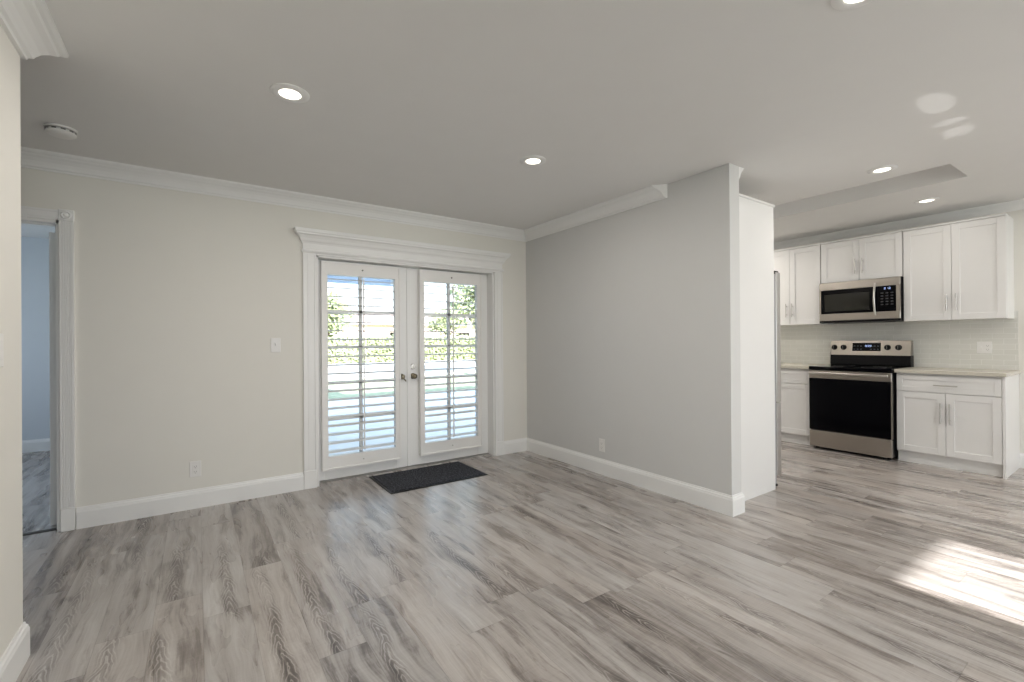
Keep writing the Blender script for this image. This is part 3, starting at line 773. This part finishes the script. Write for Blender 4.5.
MB().box((TW+.001, -2.272, 0), (.822, -2.252, 2.290), .001).build('side_panel', M['cab'], pn)
MB().box((TW+.001, -1.330, 0), (.822, -1.310, 2.290), .001).build('side_panel', M['cab'], pn)
MB().box((TW+.001, -2.252, 1.83), (.75, -1.330, 2.290)).build('body', M['cab'], pn)
MB().box((TW+.001, -2.280, 2.290), (.835, -1.302, 2.308), .003).build('cap', M['cab'], pn)
def shaker_px(x, y0, y1, z0, z1):
    m = shaker(-x, y0, y1, z0, z1)
    bmesh.ops.scale(m.bm, vec=(-1, 1, 1), verts=m.bm.verts); return m
for a, b, hy in ((-2.250, -1.793, -1.825), (-1.789, -1.332, -1.757)):
    d = shaker_px(.772, a, b, 1.845, 2.285).build('door', M['cab'], pn)
    m = MB().tube([(.802, hy, 1.88), (.802, hy, 2.04)], .0055, 12).tube([(.802, hy, 1.91), (.77, hy, 1.91)], .0045, 8).tube([(.802, hy, 2.01), (.77, hy, 2.01)], .0045, 8)
    m.build('handle', M['nickel'], d, True)

# ------------------------------------------------------------------ outdoors
struct(MB().box((-40, -40, -.40), (60, 90, -.16)).build('ground', M['lawn']), 'grass around the house')
struct(MB().box((-7, WT+.001, -.155), (6, 6.2, -.04), .01).build('patio', M['concrete']), 'bluish shaded concrete patio outside the french doors')
struct(MB().box((-30, 13.5, -.158), (45, 26, -.10), .01).build('pavement', M['drive']), 'sunlit pale pavement beyond the lawn')
struct(MB().box((-8, -8.6, 3.001), (4.2, .7, 3.25)).build('roof', M['soffit']), 'flat roof of the house')
# exterior skins above walls are closed by the ceiling slab; added roof slabs, out of view, keep the sun off the front windows
struct(MB().box((-8, -12.9, 2.62), (-.35, -8.152, 2.78)).box((1.08, -12.0, 2.62), (4.5, -8.152, 2.78)).build('porch_roof', M['soffit']), 'added unseen roof slabs blocking sun from the front windows')
pr = thing('patio_roof', 'pale blue covered patio roof outside the left french door', 'patio roof', (-3, 3, 2.3), kind='structure')
MB().box((-7, .72, 2.52), (.35, 4.9, 2.62)).build('roof_slab', M['soffit'], pr)
MB().box((-7, 4.9, 2.36), (.35, 5.0, 2.64), .004).build('fascia', M['soffit'], pr)
MB().box((-6.6, 4.70, -.04), (-6.46, 4.84, 2.52), .004).build('post', M['trim'], pr)
MB().box((.18, 4.70, 2.38), (.32, 4.84, 2.52), .004).build('post_bracket', M['trim'], pr)

def foliage(center, rx, ry, rz, n, leaf, mat, name, parent=None, shell=.55):
    bm = bmesh.new(); c = Vector(center)
    for _ in range(n):
        while True:
            p = Vector((random.uniform(-1, 1), random.uniform(-1, 1), random.uniform(-1, 1)))
            if shell < p.length < 1: break
        q = c + Vector((p.x*rx, p.y*ry, p.z*rz))
        a = Vector((random.gauss(0, 1), random.gauss(0, 1), random.gauss(0, 1))).normalized(); b = a.orthogonal().normalized()
        s = leaf*random.uniform(.6, 1.4)
        v = [bm.verts.new(q-a*s), bm.verts.new(q+b*s*.45), bm.verts.new(q+a*s), bm.verts.new(q-b*s*.45)]
        bm.faces.new(v)
    m = MB(); m.bm.free(); m.bm = bm
    return m.build(name, mat, parent)
def tree(x, y, h, r, label, n=1500):
    t = thing('garden_tree', label, 'tree', (x, y, -.16), 'trees beyond the patio')
    m = MB().tube([(x, y, -.16), (x+.1, y, h*.3), (x-.05, y+.1, h*.6), (x, y, h*.85)], [.16, .13, .10, .04], 10)
    for k in range(5):
        q = k*1.3; m.tube([(x, y, h*.38+k*.1), (x+math.cos(q)*r*.6, y+math.sin(q)*r*.6, h*.6+k*.15)], [.07, .02], 7)
    m.build('trunk', M['bark'], t, True)
    m = MB(); m.bm.free(); m.bm = bmesh.new()
    for k in range(7):
        q = k*2.399; rr = r*.45*(k > 0)
        c = Vector((x+math.cos(q)*rr, y+math.sin(q)*rr, h*(.62+.06*(k % 4))))
        for _ in range(n//7):
            while True:
                p = Vector((random.uniform(-1, 1), random.uniform(-1, 1), random.uniform(-1, 1)))
                if p.length < 1: break
            o = c+p*r*.62; a = Vector((random.gauss(0, 1), random.gauss(0, 1), random.gauss(0, 1))).normalized(); b = a.orthogonal().normalized(); s = .16*random.uniform(.6, 1.4)
            m.bm.faces.new([m.bm.verts.new(o-a*s), m.bm.verts.new(o+b*s*.45), m.bm.verts.new(o+a*s), m.bm.verts.new(o-b*s*.45)])
    m.build('foliage', M['leaf'], t)
tree(1.6, 17.5, 3.6, 1.3, 'green tree seen through the left edge of the left french door')
tree(6.6, 10.5, 4.4, 1.9, 'large tree seen through the right french door', 2600)
tree(14.5, 31.0, 4.2, 1.6, 'small far tree beyond the hedge')
# clipped hedge
bm = bmesh.new()
for _ in range(9000):
    q = Vector((random.uniform(-4, 34), 28+random.uniform(-.5, .5), random.uniform(-.1, 1.75)))
    if random.random() < .6: q.y = 27.5
    a = Vector((random.gauss(0, 1), random.gauss(0, 1), random.gauss(0, 1))).normalized(); b = a.orthogonal().normalized(); s = .16*random.uniform(.6, 1.3)
    bm.faces.new([bm.verts.new(q-a*s), bm.verts.new(q+b*s*.5), bm.verts.new(q+a*s), bm.verts.new(q-b*s*.5)])
hd = thing('clipped_hedge', 'long clipped green hedge beyond the pale pavement', 'hedge', (15, 28, -.16))
m = MB(); m.bm.free(); m.bm = bm; m.build('foliage', M['leaf2'], hd)
MB().box((-4, 27.7, -.16), (34, 28.3, 1.6)).build('branches', paint('hedge_core', (.30, .34, .16), .9, var=.4), hd)
# neighbouring house
nh = thing('neighbour_house', 'pale pink house with a low hipped roof beyond the hedge', 'house', (20, 42, -.16))
MB().box((6, 38, -.16), (40, 48, 2.9)).build('wall', M['stucco'], nh)
MB().prism([(5.3, 37.3, 2.9), (40.7, 37.3, 2.9), (40.7, 48.7, 2.9), (5.3, 48.7, 2.9)], (0, 0, .12)).build('eave', M['trim'], nh)
m = MB(); v = [m.bm.verts.new(p) for p in ((5.3, 37.3, 3.02), (40.7, 37.3, 3.02), (40.7, 48.7, 3.02), (5.3, 48.7, 3.02), (11, 43, 4.3), (35, 43, 4.3))]
for q in ((0, 1, 5, 4), (1, 2, 5), (2, 3, 4, 5), (3, 0, 4), (3, 2, 1, 0)): m.bm.faces.new([v[i] for i in q])
m.build('roof', M['rooftile'], nh)
for x in (12, 19, 27): MB().box((x, 37.95, .9), (x+1.6, 38.0, 2.2)).build('window', M['window_glass'], nh)
